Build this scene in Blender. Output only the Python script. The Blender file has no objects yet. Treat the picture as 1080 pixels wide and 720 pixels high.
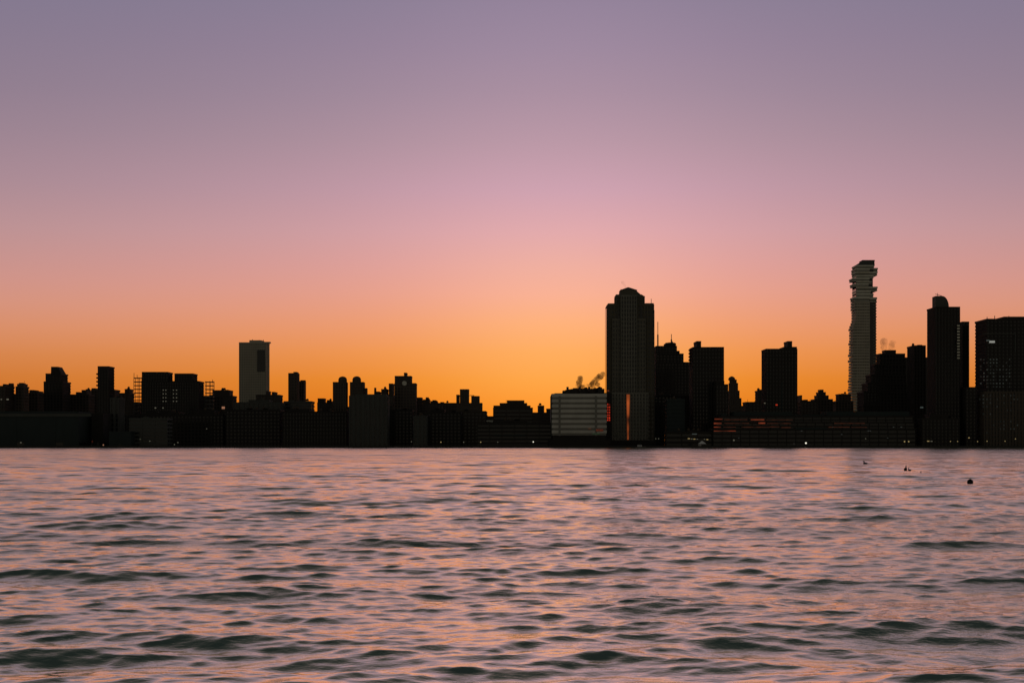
import bpy, bmesh, math, random
import numpy as np
from mathutils import Vector, Matrix
R = math.radians
random.seed(7)
sc = bpy.context.scene
COL = sc.collection

# ------------------------------------------------------------------ camera
CAM_H, F, HY = 3.2, 1548.0, 468.0
cam_d = bpy.data.cameras.new("camera"); cam = bpy.data.objects.new("camera", cam_d); COL.objects.link(cam)
cam_d.sensor_width = 36; cam_d.lens = 36*F/1080; cam_d.shift_y = (HY-360)/1080
cam.location = (0, 0, CAM_H); cam.rotation_euler = (R(90), 0, 0)
cam_d.clip_start = 0.1; cam_d.clip_end = 40000
sc.camera = cam

def PX(x, D): return (x-540)/F*D          # metres across at distance D
def PZ(y, D): return (HY-y)/F*D + CAM_H   # metres up at distance D

def lin(c):
    out = []
    for v in c[:3]:
        v = v/255.0
        out.append(v/12.92 if v <= 0.04045 else ((v+0.055)/1.055)**2.4)
    return (*out, 1.0)

# ------------------------------------------------------------------ sky
w = bpy.data.worlds.new("World"); sc.world = w; w.use_nodes = True
nt = w.node_tree; nt.nodes.clear()
def N(t, tree=nt, **k):
    n = tree.nodes.new(t)
    for a, b in k.items(): setattr(n, a, b)
    return n
def M(op, a, b=None, tree=nt, c=None, clamp=False):
    n = N('ShaderNodeMath', tree, operation=op); n.use_clamp = clamp
    for i, v in enumerate((a, b, c)):
        if v is None: continue
        if isinstance(v, (int, float)): n.inputs[i].default_value = v
        else: tree.links.new(v, n.inputs[i])
    return n.outputs[0]
tc = N('ShaderNodeTexCoord'); sp = N('ShaderNodeSeparateXYZ'); nt.links.new(tc.outputs['Generated'], sp.inputs[0])
el = M('MULTIPLY', M('ARCSINE', sp.outputs[2]), 180/math.pi)
az = M('MULTIPLY', M('ARCTAN2', sp.outputs[0], sp.outputs[1]), 180/math.pi)
AZ0 = 1.9
daz = M('ABSOLUTE', M('SUBTRACT', az, AZ0))
fac = M('SQRT', M('DIVIDE', M('MAXIMUM', el, 0.0), 90.0))
CENTER = [(0,(250,142,36)),(1.4,(255,152,46)),(2.5,(255,166,72)),(3.6,(255,172,94)),(4.7,(255,176,122)),(5.8,(250,176,148)),
          (6.9,(240,174,160)),(8.2,(227,169,172)),(9.8,(207,161,176)),(11.6,(187,151,166)),(13.4,(170,142,160)),(15.1,(158,136,158)),
          (16.8,(148,130,154)),(22,(114,100,106)),(30,(56,58,57)),(42,(22,31,29)),(90,(30,38,40))]
MID = [(0,(228,116,12)),(1.4,(233,124,18)),(2.5,(240,138,36)),(3.6,(243,148,76)),(4.7,(240,154,112)),(5.8,(234,158,138)),
       (6.9,(226,159,154)),(8.2,(214,160,166)),(9.8,(198,154,168)),(11.6,(179,146,160)),(13.4,(163,138,156)),(15.1,(152,131,153)),
       (16.8,(142,127,150)),(22,(110,98,104)),(30,(54,57,56)),(42,(22,31,29)),(90,(30,38,40))]
SIDE = [(0,(190,98,26)),(1.4,(196,106,36)),(2.5,(204,118,56)),(3.3,(208,127,76)),(4.3,(212,138,104)),(5.2,(209,143,124)),
        (6.1,(202,143,135)),(7.9,(183,141,144)),(9.6,(165,134,144)),(11.5,(150,127,142)),(13,(140,122,140)),(15,(132,119,140)),
        (16.8,(126,117,141)),(22,(100,91,99)),(30,(52,55,55)),(42,(22,31,29)),(90,(30,38,40))]
BACK = [(0,(98,90,78)),(8,(106,98,86)),(20,(92,89,83)),(45,(50,55,54)),(90,(30,38,40))]
def ramp(stops):
    n = N('ShaderNodeValToRGB'); cr = n.color_ramp
    while len(cr.elements) > 1: cr.elements.remove(cr.elements[0])
    for i, (e, c) in enumerate(stops):
        p = math.sqrt(e/90)
        x = cr.elements[0] if i == 0 else cr.elements.new(p)
        x.position = p; x.color = lin(c)
    nt.links.new(fac, n.inputs[0]); return n.outputs[0]
def mix(f, a, b):
    n = N('ShaderNodeMix', data_type='RGBA'); nt.links.new(f, n.inputs[0]); nt.links.new(a, n.inputs[6]); nt.links.new(b, n.inputs[7])
    return n.outputs[2]
def gauss(s): return M('EXPONENT', M('MULTIPLY', M('POWER', M('DIVIDE', daz, s), 2.0), -1.0))
mr = N('ShaderNodeMapRange', interpolation_type='SMOOTHSTEP'); nt.links.new(daz, mr.inputs[0])
mr.inputs[1].default_value = 24; mr.inputs[2].default_value = 85
c = mix(gauss(15.5), ramp(SIDE), ramp(MID)); c = mix(gauss(5.2), c, ramp(CENTER)); c = mix(mr.outputs[0], c, ramp(BACK))
bg = N('ShaderNodeBackground'); nt.links.new(c, bg.inputs[0]); bg.inputs[1].default_value = 0.97
sky = N('ShaderNodeTexSky', sky_type='NISHITA'); sky.sun_disc = False; sky.sun_elevation = R(-2.5); sky.sun_rotation = R(AZ0)
bg2 = N('ShaderNodeBackground'); nt.links.new(sky.outputs[0], bg2.inputs[0]); bg2.inputs[1].default_value = 0.05
ad = N('ShaderNodeAddShader'); nt.links.new(bg.outputs[0], ad.inputs[0]); nt.links.new(bg2.outputs[0], ad.inputs[1])
wo = N('ShaderNodeOutputWorld'); nt.links.new(ad.outputs[0], wo.inputs[0])

sc.view_settings.view_transform = 'Standard'; sc.view_settings.look = 'None'
sc.view_settings.exposure = 0; sc.view_settings.gamma = 1; sc.view_settings.use_curve_mapping = False
sc.cycles.use_denoising = True; sc.cycles.pixel_filter_type = 'BLACKMAN_HARRIS'; sc.cycles.filter_width = 1.5
sc.cycles.max_bounces = 5; sc.cycles.volume_bounces = 1
sc.cycles.volume_step_rate = 1

# ------------------------------------------------------------------ materials
def mat(name, col, rough=0.8, spec=0.3, var=0.25, scale=0.12, metal=0.0, bump=0.0):
    m = bpy.data.materials.new(name); m.use_nodes = True; t = m.node_tree
    b = t.nodes['Principled BSDF']; b.inputs['Roughness'].default_value = rough
    b.inputs['Specular IOR Level'].default_value = spec; b.inputs['Metallic'].default_value = metal
    co = N('ShaderNodeTexCoord', t); no = N('ShaderNodeTexNoise', t); no.inputs['Scale'].default_value = scale
    no.inputs['Detail'].default_value = 6; mp = N('ShaderNodeMapping', t); mp.inputs['Scale'].default_value = (1, 1, 0.45)
    t.links.new(co.outputs['Object'], mp.inputs[0]); t.links.new(mp.outputs[0], no.inputs[0])
    mx = N('ShaderNodeMix', t, data_type='RGBA'); t.links.new(no.outputs[0], mx.inputs[0])
    mx.inputs[6].default_value = (*[v*(1-var) for v in col], 1); mx.inputs[7].default_value = (*[min(1, v*(1+var)) for v in col], 1)
    t.links.new(mx.outputs[2], b.inputs['Base Color'])
    if bump:
        bp = N('ShaderNodeBump', t); bp.inputs['Distance'].default_value = bump; t.links.new(no.outputs[0], bp.inputs['Height'])
        t.links.new(bp.outputs[0], b.inputs['Normal'])
    return m
def emis(name, rgb, s, speck=0.0):
    m = bpy.data.materials.new(name); m.use_nodes = True; t = m.node_tree
    b = t.nodes['Principled BSDF']; b.inputs['Base Color'].default_value = (0.05, 0.05, 0.05, 1)
    b.inputs['Emission Color'].default_value = lin(rgb); b.inputs['Emission Strength'].default_value = s
    if speck:   # uneven glow across lit rooms and painted reflections
        co = N('ShaderNodeTexCoord', t); no = N('ShaderNodeTexNoise', t); no.inputs['Scale'].default_value = speck
        t.links.new(co.outputs['Object'], no.inputs[0])
        mm = M('MULTIPLY', M('SUBTRACT', no.outputs[0], 0.25, t), 2.0*s, t, clamp=False)
        t.links.new(M('MAXIMUM', mm, 0.02, t), b.inputs['Emission Strength'])
    return m
MAT = dict(
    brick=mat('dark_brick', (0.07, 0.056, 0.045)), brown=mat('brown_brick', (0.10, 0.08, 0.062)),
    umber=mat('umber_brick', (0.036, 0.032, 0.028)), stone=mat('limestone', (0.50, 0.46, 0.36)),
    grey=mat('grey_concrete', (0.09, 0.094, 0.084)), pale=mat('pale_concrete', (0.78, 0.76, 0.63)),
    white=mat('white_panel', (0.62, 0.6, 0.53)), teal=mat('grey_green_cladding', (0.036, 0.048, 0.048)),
    dimstone=mat('dim_stone', (0.22, 0.215, 0.175)), blind=mat('window_blinds', (0.25, 0.24, 0.205), 0.5, 0.4),
    metal=mat('dark_metal', (0.07, 0.07, 0.07), 0.5, 0.5), wood=mat('weathered_wood', (0.10, 0.075, 0.055)),
    glass=mat('window_glass', (0.02, 0.023, 0.024), 0.12, 0.5, 0.4, 0.3),
    canvas=mat('white_canvas', (0.8, 0.8, 0.8), 0.7), hull=mat('white_paint', (0.75, 0.75, 0.75), 0.4),
    black=mat('black_paint', (0.012, 0.012, 0.013), 0.5), feather=mat('black_feathers', (0.012, 0.011, 0.01), 0.6),
    ground=mat('paved_ground', (0.06, 0.06, 0.055), 0.9, 0.2, 0.3, 0.02), quay=mat('quay_stone', (0.05, 0.05, 0.045), 0.9),
    e_white=emis('white_lamp', (235, 230, 210), 1.3), e_warm=emis('warm_lamp', (225, 195, 130), 0.4),
    e_dim=emis('dim_window_light', (150, 145, 125), 0.3), e_pink=emis('pinkish_window_light', (215, 150, 115), 0.42),
    e_red=emis('red_window_light', (240, 62, 34), 0.75, 0.35), e_orange=emis('orange_reflection', (205, 96, 42), 0.8, 0.06),  # e_orange: glow painted in for a reflection on the tower glass
    e_glow=emis('dull_orange_light_or_reflection', (190, 80, 45), 0.38, 0.12), e_pale=emis('pale_window_light', (150, 165, 160), 0.12))  # e_glow serves lit windows and painted orange reflections

# ------------------------------------------------------------------ mesh helpers
class MB:
    def __init__(s): s.v = []; s.f = []
    def box(s, x0, x1, y0, y1, z0, z1):
        return s.frus(x0, x1, y0, y1, z0, x0, x1, y0, y1, z1)
    def frus(s, x0, x1, y0, y1, z0, a0, a1, b0, b1, z1):
        n = len(s.v)
        s.v += [(x0,y0,z0),(x1,y0,z0),(x1,y1,z0),(x0,y1,z0),(a0,b0,z1),(a1,b0,z1),(a1,b1,z1),(a0,b1,z1)]
        s.f += [tuple(n+i for i in q) for q in ((0,3,2,1),(4,5,6,7),(0,1,5,4),(1,2,6,5),(2,3,7,6),(3,0,4,7))]
        return s
    def lathe(s, cx, cy, prof, seg=16):
        n = len(s.v)
        for r, z in prof:
            for k in range(seg):
                a = 2*math.pi*k/seg; s.v.append((cx+r*math.cos(a), cy+r*math.sin(a), z))
        for j in range(len(prof)-1):
            for k in range(seg):
                k2 = (k+1) % seg
                s.f.append((n+j*seg+k, n+j*seg+k2, n+(j+1)*seg+k2, n+(j+1)*seg+k))
        s.f.append(tuple(n+k for k in reversed(range(seg)))); s.f.append(tuple(n+(len(prof)-1)*seg+k for k in range(seg)))
        return s
    def bar(s, p, q, r):
        p = Vector(p); q = Vector(q); d = (q-p).normalized()
        u = d.orthogonal().normalized(); v = d.cross(u); n = len(s.v)
        for c in (p, q):
            for k in range(6):
                a = math.pi*k/3; s.v.append(tuple(c + r*(math.cos(a)*u+math.sin(a)*v)))
        for k in range(6): s.f.append((n+k, n+(k+1) % 6, n+6+(k+1) % 6, n+6+k))
        s.f.append(tuple(n+k for k in reversed(range(6)))); s.f.append(tuple(n+6+k for k in range(6)))
        return s
    def build(s, name, m, parent=None, loc=None, smooth=False):
        me = bpy.data.meshes.new(name)
        o = Vector(loc) if loc is not None else Vector((0, 0, 0))
        q = parent
        while q is not None: o = o + q.location; q = q.parent
        me.from_pydata([(a-o.x, b-o.y, c-o.z) for a, b, c in s.v], [], s.f)
        me.materials.append(MAT[m] if isinstance(m, str) else m)
        if smooth: me.polygons.foreach_set('use_smooth', [True]*len(me.polygons))
        ob = bpy.data.objects.new(name, me); COL.objects.link(ob)
        if parent is not None: ob.parent = parent
        else: ob.location = o
        return ob
def thing(name, label, cat, loc, group=None):
    o = bpy.data.objects.new(name, None); COL.objects.link(o); o.location = loc
    o['label'] = label; o['category'] = cat
    if group: o['group'] = group
    return o
def tag(o, label, cat, group=None):
    o['label'] = label; o['category'] = cat
    if group: o['group'] = group
    return o

GZ = 1.5
# (floor height, spandrel share, bay width, pier share, pier proud of spandrel)
STY = dict(grid=(3.2, .5, 3.4, .45, 0), vert=(3.4, .35, 2.8, .5, .45), horiz=(3.6, .5, 12., .06, -.12),
           slot=(4.2, .25, 4.5, .55, .5), fine=(3.0, .45, 2.6, .4, .1), blank=(30., .9, 30., .8, 0), glassy=(3.9, .22, 6., .08, .1))
def facade(wm, gm, x0, x1, y0, y1, z0, z1, sty):
    fh, sp_, bw, pf, proud = STY[sty]
    g = 0.55
    gm.box(x0+g, x1-g, y0+g, y1-g, z0, z1-.6)
    ins = .1 if proud >= 0 else 0.0
    n = max(1, round((z1-z0)/fh)); h = (z1-z0)/n
    for k in range(n):
        a = z0 + k*h
        wm.box(x0+ins+.1, x1-ins-.1, y0+ins+.1, y1-ins-.1, a+h*(1-sp_), a+h-(0.004 if k < n-1 else 0.0))
    p = max(0, proud) * .6
    for (a0, a1, along) in ((x0, x1, 0), (y0, y1, 1)):
        L = a1-a0; m_ = max(1, round(L/bw)); b = L/m_; hw = b*pf/2
        for k in range(m_+1):
            c0 = a0+k*b
            s0, s1 = max(a0, c0-hw), min(a1, c0+hw)
            if along == 0:
                wm.box(s0+.003, s1-.003, y0-p, y0+1.2, z0+.01, z1-.01)
            elif 0 < k < m_:
                wm.box(x0-p, x0+1.2, s0, s1, z0+.01, z1-.013); wm.box(x1-1.2, x1+p, s0, s1, z0+.01, z1-.013)
    wm.box(x0-.05, x1+.05, y0-.12, y1+.05, z1-1.1, z1+.35)      # parapet
def extents(x0, x1, D, d):
    wpx = x1-x0
    side = min(abs(x0-540), abs(x1-540)) if (x0-540)*(x1-540) > 0 else 0
    if side*d/D > .4*wpx: d = max(4., .4*wpx*D/max(side, 1))
    if x0 > 540: return PX(x0, D+d), PX(x1, D), d
    if x1 < 540: return PX(x0, D), PX(x1, D+d), d
    return PX(x0, D), PX(x1, D), d
BASE = {}
TIERN = ['wall', 'upper_storeys', 'rooftop_block', 'rooftop_block', 'rooftop_block', 'rooftop_block']
def building(name, label, D, depth, sty, m, tiers, lit=(), panels=(), clutter=1, cat='building', glass='glass'):
    cx = PX((tiers[0][0]+tiers[0][1])/2, D)
    t = thing(name, label, cat, (cx, D, GZ))
    done = []
    Xa, Xb, d0 = extents(tiers[0][0], tiers[0][1], D, depth)
    for i, (x0, x1, y) in enumerate(tiers):
        ztop = PZ(y, D)
        z0 = GZ; lvl = 0; ins = 0
        for (p0, p1, pz, pl) in done:
            if x0 >= p0-1.2 and x1 <= p1+1.2 and pz >= z0: z0 = pz; lvl = pl+1
        if i: ins = min(1.2*lvl + .37*i, d0*.3)
        X0, X1, d = extents(x0, x1, D+ins, max(d0*.35, d0-ins)-ins)
        ztop = PZ(y, D+ins)
        if i:
            X0 = max(X0, Xa+.15*lvl); X1 = min(X1, Xb-.15*lvl)
        if X1-X0 < 1: continue
        wm, gm = MB(), MB()
        small = (ztop-z0) < 6 or (X1-X0) < 5
        facade(wm, gm, X0, X1, D+ins, D+max(d0*.35, d0-ins), z0-(.3 if i else 0), ztop, 'blank' if small and i else sty)
        pn = 'wall' if i == 0 else ('roof_plant' if small else 'upper_storeys')
        wo_ = wm.build(pn, m, t); gm.build('glazing', glass, wo_)
        done.append((x0, x1, ztop, lvl))
    # small rooftop gear
    rnd = random.Random(sum(map(ord, label)))
    for k in range(clutter*3):
        x0, x1, pz, _ = done[rnd.randrange(len(done))]
        if x1-x0 < 7: continue
        X0, X1, d = extents(x0, x1, D, d0)
        xx = X0 + (X1-X0)*rnd.uniform(.2, .8); yy = D + d0*.5
        kind = rnd.random()
        if kind < .4:
            MB().box(xx-2, xx+2.2, yy-2, yy+2, pz, pz+1.6).build('stair_bulkhead', m, t)
        elif kind < .75:
            mb = MB()
            for sx in (-1, 1):
                for sy in (-1, 1): mb.bar((xx+sx*.8, yy+sy*.8, pz), (xx+sx*.8, yy+sy*.8, pz+1.2), .12)
            mb.box(xx-1, xx+1, yy-1, yy+1, pz+.9, pz+1.05); mb.box(xx-1, xx+1, yy-1, yy+1, pz-.1, pz+.1)
            mb.build('tank_stand', 'metal', t)
            MB().lathe(xx, yy, [(1.2, pz+1.0), (1.2, pz+2.6), (.05, pz+3.3)], 12).build('water_tank', 'wood', t)
        elif kind < .87:
            MB().box(xx-1.5, xx+1.5, yy-1, yy+1, pz, pz+1.1).build('cooling_unit', 'metal', t)
        else:
            MB().bar((xx, yy, pz), (xx, yy, pz+rnd.uniform(2, 4.5)), .14).build('roof_mast', 'metal', t)
    for (x, y, wp, hp, mm) in lit: lit_or_reflecting_window(t, x, y, wp, hp, mm, D)
    for (pn, x0, x1, ya, yb, mm) in panels:
        MB().box(PX(x0, D), PX(x1, D), D-.42, D+.9, PZ(yb, D), PZ(ya, D)).build(pn, mm, t)
    BASE[label] = t
    return t
def lit_or_reflecting_window(t, x, y, wp, hp, mm, D):  # also makes the glowing strips that stand for reflections
    MB().box(PX(x-wp/2, D), PX(x+wp/2, D), D-.5, D+.6, PZ(y+hp/2, D), PZ(y-hp/2, D)).build('lit_or_reflecting_window', mm, t)

B = building
# ------------------------------------------------------------------ left bank of the skyline
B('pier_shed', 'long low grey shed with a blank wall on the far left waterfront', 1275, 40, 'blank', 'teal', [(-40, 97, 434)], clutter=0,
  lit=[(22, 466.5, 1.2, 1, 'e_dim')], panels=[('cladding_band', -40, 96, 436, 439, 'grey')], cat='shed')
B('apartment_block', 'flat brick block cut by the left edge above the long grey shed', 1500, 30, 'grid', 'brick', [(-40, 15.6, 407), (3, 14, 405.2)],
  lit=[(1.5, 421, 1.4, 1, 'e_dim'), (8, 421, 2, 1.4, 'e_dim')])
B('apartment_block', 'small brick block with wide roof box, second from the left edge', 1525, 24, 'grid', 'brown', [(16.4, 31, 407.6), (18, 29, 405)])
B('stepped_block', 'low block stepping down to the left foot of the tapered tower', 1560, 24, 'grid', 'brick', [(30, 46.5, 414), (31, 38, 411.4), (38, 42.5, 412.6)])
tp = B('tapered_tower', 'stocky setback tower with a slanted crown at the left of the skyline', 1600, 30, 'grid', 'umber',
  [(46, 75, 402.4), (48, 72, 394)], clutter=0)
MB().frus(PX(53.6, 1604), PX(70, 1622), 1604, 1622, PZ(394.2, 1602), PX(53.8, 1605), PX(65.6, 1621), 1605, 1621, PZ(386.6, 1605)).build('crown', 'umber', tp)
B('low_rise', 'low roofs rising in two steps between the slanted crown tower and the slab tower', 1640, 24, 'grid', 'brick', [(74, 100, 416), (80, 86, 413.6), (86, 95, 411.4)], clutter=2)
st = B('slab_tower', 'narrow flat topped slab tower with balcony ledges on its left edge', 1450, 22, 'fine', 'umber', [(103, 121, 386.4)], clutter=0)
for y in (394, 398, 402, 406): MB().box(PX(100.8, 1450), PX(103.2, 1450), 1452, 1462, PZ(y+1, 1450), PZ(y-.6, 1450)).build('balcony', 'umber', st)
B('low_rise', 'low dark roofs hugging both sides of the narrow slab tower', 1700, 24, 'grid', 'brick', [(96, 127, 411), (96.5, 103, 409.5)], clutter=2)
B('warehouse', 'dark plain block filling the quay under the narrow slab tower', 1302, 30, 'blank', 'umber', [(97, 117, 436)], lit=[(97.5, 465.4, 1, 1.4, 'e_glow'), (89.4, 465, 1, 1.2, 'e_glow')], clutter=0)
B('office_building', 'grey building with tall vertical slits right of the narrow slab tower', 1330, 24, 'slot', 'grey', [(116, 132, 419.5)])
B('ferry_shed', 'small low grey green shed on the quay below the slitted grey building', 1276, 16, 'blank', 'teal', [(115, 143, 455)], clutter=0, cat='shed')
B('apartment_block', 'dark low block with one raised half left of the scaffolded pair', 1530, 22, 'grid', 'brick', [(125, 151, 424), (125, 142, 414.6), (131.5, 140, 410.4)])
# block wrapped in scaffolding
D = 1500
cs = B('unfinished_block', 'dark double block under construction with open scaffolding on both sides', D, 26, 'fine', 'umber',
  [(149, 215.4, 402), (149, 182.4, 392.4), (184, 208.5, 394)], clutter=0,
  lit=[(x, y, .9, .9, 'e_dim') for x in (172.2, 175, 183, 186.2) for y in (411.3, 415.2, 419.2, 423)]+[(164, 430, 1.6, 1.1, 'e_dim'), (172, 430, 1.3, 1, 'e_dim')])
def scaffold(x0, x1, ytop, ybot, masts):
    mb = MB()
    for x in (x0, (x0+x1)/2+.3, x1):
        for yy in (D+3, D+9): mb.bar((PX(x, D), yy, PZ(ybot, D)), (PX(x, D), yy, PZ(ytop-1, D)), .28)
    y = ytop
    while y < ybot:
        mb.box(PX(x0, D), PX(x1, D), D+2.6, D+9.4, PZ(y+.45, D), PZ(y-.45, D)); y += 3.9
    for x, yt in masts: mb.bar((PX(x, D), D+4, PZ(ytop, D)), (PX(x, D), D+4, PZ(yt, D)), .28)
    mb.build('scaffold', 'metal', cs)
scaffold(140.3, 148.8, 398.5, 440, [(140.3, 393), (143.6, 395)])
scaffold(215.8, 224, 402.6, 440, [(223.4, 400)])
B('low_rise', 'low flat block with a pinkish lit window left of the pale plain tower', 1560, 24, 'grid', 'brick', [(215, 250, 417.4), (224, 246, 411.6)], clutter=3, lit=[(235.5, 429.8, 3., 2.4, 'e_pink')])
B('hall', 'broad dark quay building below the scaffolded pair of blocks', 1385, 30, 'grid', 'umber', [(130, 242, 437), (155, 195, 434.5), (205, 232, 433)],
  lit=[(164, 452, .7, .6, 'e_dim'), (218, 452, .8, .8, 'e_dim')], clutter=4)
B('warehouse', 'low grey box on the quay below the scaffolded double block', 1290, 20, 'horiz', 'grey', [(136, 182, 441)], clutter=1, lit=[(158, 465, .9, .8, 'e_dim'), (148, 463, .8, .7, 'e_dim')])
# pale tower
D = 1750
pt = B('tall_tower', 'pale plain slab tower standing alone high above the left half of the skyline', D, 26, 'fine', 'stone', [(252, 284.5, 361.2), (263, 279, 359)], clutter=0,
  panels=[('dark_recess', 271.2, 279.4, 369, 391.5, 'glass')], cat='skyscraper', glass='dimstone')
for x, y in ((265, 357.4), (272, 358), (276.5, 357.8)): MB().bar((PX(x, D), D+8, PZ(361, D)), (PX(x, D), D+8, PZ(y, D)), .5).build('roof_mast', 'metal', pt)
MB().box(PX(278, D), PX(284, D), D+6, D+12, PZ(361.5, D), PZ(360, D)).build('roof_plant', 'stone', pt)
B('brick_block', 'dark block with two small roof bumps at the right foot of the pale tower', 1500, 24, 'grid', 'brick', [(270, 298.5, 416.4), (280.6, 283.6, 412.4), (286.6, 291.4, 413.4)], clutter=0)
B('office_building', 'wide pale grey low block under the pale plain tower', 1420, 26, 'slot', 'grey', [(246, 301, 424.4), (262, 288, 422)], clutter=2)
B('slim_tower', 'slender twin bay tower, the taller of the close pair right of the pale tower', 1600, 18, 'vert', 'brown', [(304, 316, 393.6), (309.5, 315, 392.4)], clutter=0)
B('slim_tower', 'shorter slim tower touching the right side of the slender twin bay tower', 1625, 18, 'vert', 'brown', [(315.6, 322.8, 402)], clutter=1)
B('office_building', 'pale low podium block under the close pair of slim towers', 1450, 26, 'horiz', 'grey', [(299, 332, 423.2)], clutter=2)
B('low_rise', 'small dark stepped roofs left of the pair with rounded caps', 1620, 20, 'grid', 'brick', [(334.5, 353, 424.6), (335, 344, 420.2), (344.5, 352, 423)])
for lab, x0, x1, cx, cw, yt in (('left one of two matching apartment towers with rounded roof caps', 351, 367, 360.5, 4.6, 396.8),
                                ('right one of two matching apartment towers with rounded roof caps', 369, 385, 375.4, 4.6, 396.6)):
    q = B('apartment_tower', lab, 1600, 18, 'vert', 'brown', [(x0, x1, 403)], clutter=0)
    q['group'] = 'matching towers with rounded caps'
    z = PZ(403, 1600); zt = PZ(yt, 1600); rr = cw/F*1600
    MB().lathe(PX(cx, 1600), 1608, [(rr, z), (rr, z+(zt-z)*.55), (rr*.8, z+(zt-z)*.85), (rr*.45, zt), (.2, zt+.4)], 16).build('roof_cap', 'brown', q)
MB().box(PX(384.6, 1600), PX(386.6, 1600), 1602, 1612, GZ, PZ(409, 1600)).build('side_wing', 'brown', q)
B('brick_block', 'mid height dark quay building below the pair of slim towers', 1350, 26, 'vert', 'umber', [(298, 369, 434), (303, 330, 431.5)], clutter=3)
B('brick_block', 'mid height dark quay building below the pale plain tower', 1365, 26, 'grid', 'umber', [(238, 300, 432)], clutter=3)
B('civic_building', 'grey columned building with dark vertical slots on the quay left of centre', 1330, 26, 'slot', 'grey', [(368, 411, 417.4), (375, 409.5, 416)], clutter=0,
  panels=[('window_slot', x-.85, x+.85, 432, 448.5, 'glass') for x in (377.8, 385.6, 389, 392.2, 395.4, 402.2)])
s2 = B('stepped_block', 'dark roofs climbing rightwards beside a chimney towards the square brick tower', 1500, 26, 'grid', 'brick', [(389, 416.5, 416), (397, 402, 413), (402, 410, 410.4), (410, 416.5, 404.6)])
MB().lathe(PX(395, 1500), 1508, [(1.3, PZ(417, 1500)), (1.1, PZ(408.4, 1500))], 10).build('chimney', 'brick', s2)
D = 1560
b2 = B('brick_tower', 'square brick tower with lower right wing and pale round dish', D, 24, 'grid', 'brown', [(416, 440, 404.2), (416, 435, 396.6), (426, 430, 393.2)], clutter=0)
dish = MB().lathe(0, 0, [(2.5, 0), (1.9, .5), (1.0, .8), (.05, .9)], 16)
dish.v = [(PX(426.6, D)+a, D-.9+c_*.9, PZ(404, D)+b) for a, b, c_ in dish.v]; dish.build('dish', 'pale', b2)
B('low_rise', 'long dark roofline sloping down right from the square brick tower', 1640, 26, 'grid', 'brick', [(436, 482, 425), (436, 446, 419.2), (446, 454, 421.4), (454, 462, 423)], clutter=3)
cb = B('stepped_block', 'jagged stepped block with a small roof hoist left of the sky gap', 1580, 24, 'grid', 'brown', [(481, 509, 425), (481, 485, 416.4), (485, 495, 410.6), (497, 506, 417.8)], clutter=0)
mb = MB(); mb.bar((PX(499, 1580), 1590, PZ(418, 1580)), (PX(499, 1580), 1590, PZ(416.3, 1580)), .35); mb.bar((PX(494.8, 1580), 1590, PZ(416.6, 1580)), (PX(500, 1580), 1590, PZ(416.6, 1580)), .35)
mb.build('roof_hoist', 'metal', cb)
B('brick_block', 'plain dark quay block between the columned building and the small slitted one', 1380, 26, 'grid', 'umber', [(409, 437, 432)], clutter=2)
B('office_building', 'small grey building with narrow upright slits below the square brick tower', 1330, 20, 'slot', 'grey', [(436, 451.4, 438.6)])
B('brick_block', 'plain dark quay block right of the small slitted grey building', 1360, 26, 'grid', 'umber', [(451, 487, 434.6), (455, 470, 432)], clutter=3)
B('brick_block', 'plain dark quay block below the jagged stepped roofs', 1395, 26, 'grid', 'brick', [(485, 513, 433.6)], clutter=3)
B('low_rise', 'lowest dark roof under the sky gap left of the stepped round roof', 1500, 20, 'grid', 'brick', [(507, 521, 439), (508, 514, 434.2)], panels=[('skylight', 513, 520, 443, 444.6, 'pale')])
B('hall', 'wide dark building with a stepped rounded roof near the centre', 1450, 30, 'horiz', 'brick', [(520, 562, 430), (520.5, 559.5, 427.8), (527, 556, 425.2), (534.6, 553, 422.4)], clutter=1)
B('low_rise', 'dark roofs with two small bumps just left of the white banded block', 1600, 24, 'grid', 'brick', [(561, 583, 435), (567, 574, 427.8), (576, 582, 431)], clutter=1)
B('terminal', 'low dark waterfront terminal left of the white banded block', 1300, 30, 'horiz', 'umber', [(503, 582, 446), (520, 556, 443.5)], clutter=3, panels=[('fascia', 522, 554, 458.6, 459.6, 'teal')])

# ------------------------------------------------------------------ white banded block
D = 1290
STY['band'] = (5.5/F*D, .56, 60., .0, -.1)
wb = B('white_office_block', 'white office block with dark horizontal window bands and a steaming roof', D, 40, 'band', 'white', [(581, 640, 459), (581, 640, 416.4)], clutter=0) if False else None
wb = thing('white_office_block', 'white office block with dark horizontal window bands and a steaming roof', 'building', (PX(610, D), D, GZ))
def raw(x0, x1, ya, yb, y0, y1, name, m, D=D, t=None, sty=None):
    wm, gm = MB(), MB()
    if sty: facade(wm, gm, PX(x0, D), PX(x1, D), y0, y1, PZ(yb, D), PZ(ya, D), sty); o = wm.build(name, m, t); gm.build('glazing', 'blind' if sty == 'band' else 'glass', o)
    else: o = wm.box(PX(x0, D), PX(x1, D), y0, y1, PZ(yb, D), PZ(ya, D)).build(name, m, t)
    return o
zb = 459
raw(582, 640, 415.5, zb, D, D+34, 'wall', 'white', D, wb, 'band')
MB().box(PX(583, D), PX(639, D), D+1.4, D+32, GZ, PZ(zb, D)).build('ground_floor', 'umber', wb)
MB().box(PX(579, D), PX(643, D), D-8, D+.9, GZ, PZ(463.5, D)).build('podium', 'umber', wb)
for x in (590.2, 628.6): raw(x-1.1, x+1.1, 417.5, zb+.3, D-.35, D+.4, 'service_strip', 'blind', D, wb)
raw(581.2, 585, 417, 459.5, D+4, D+30, 'side_stair', 'grey', D, wb)
raw(585, 594.2, 414.4, 417, D+3, D+20, 'roof_plant', 'grey', D, wb)
rn = random.Random(3)
x = 594.
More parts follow.
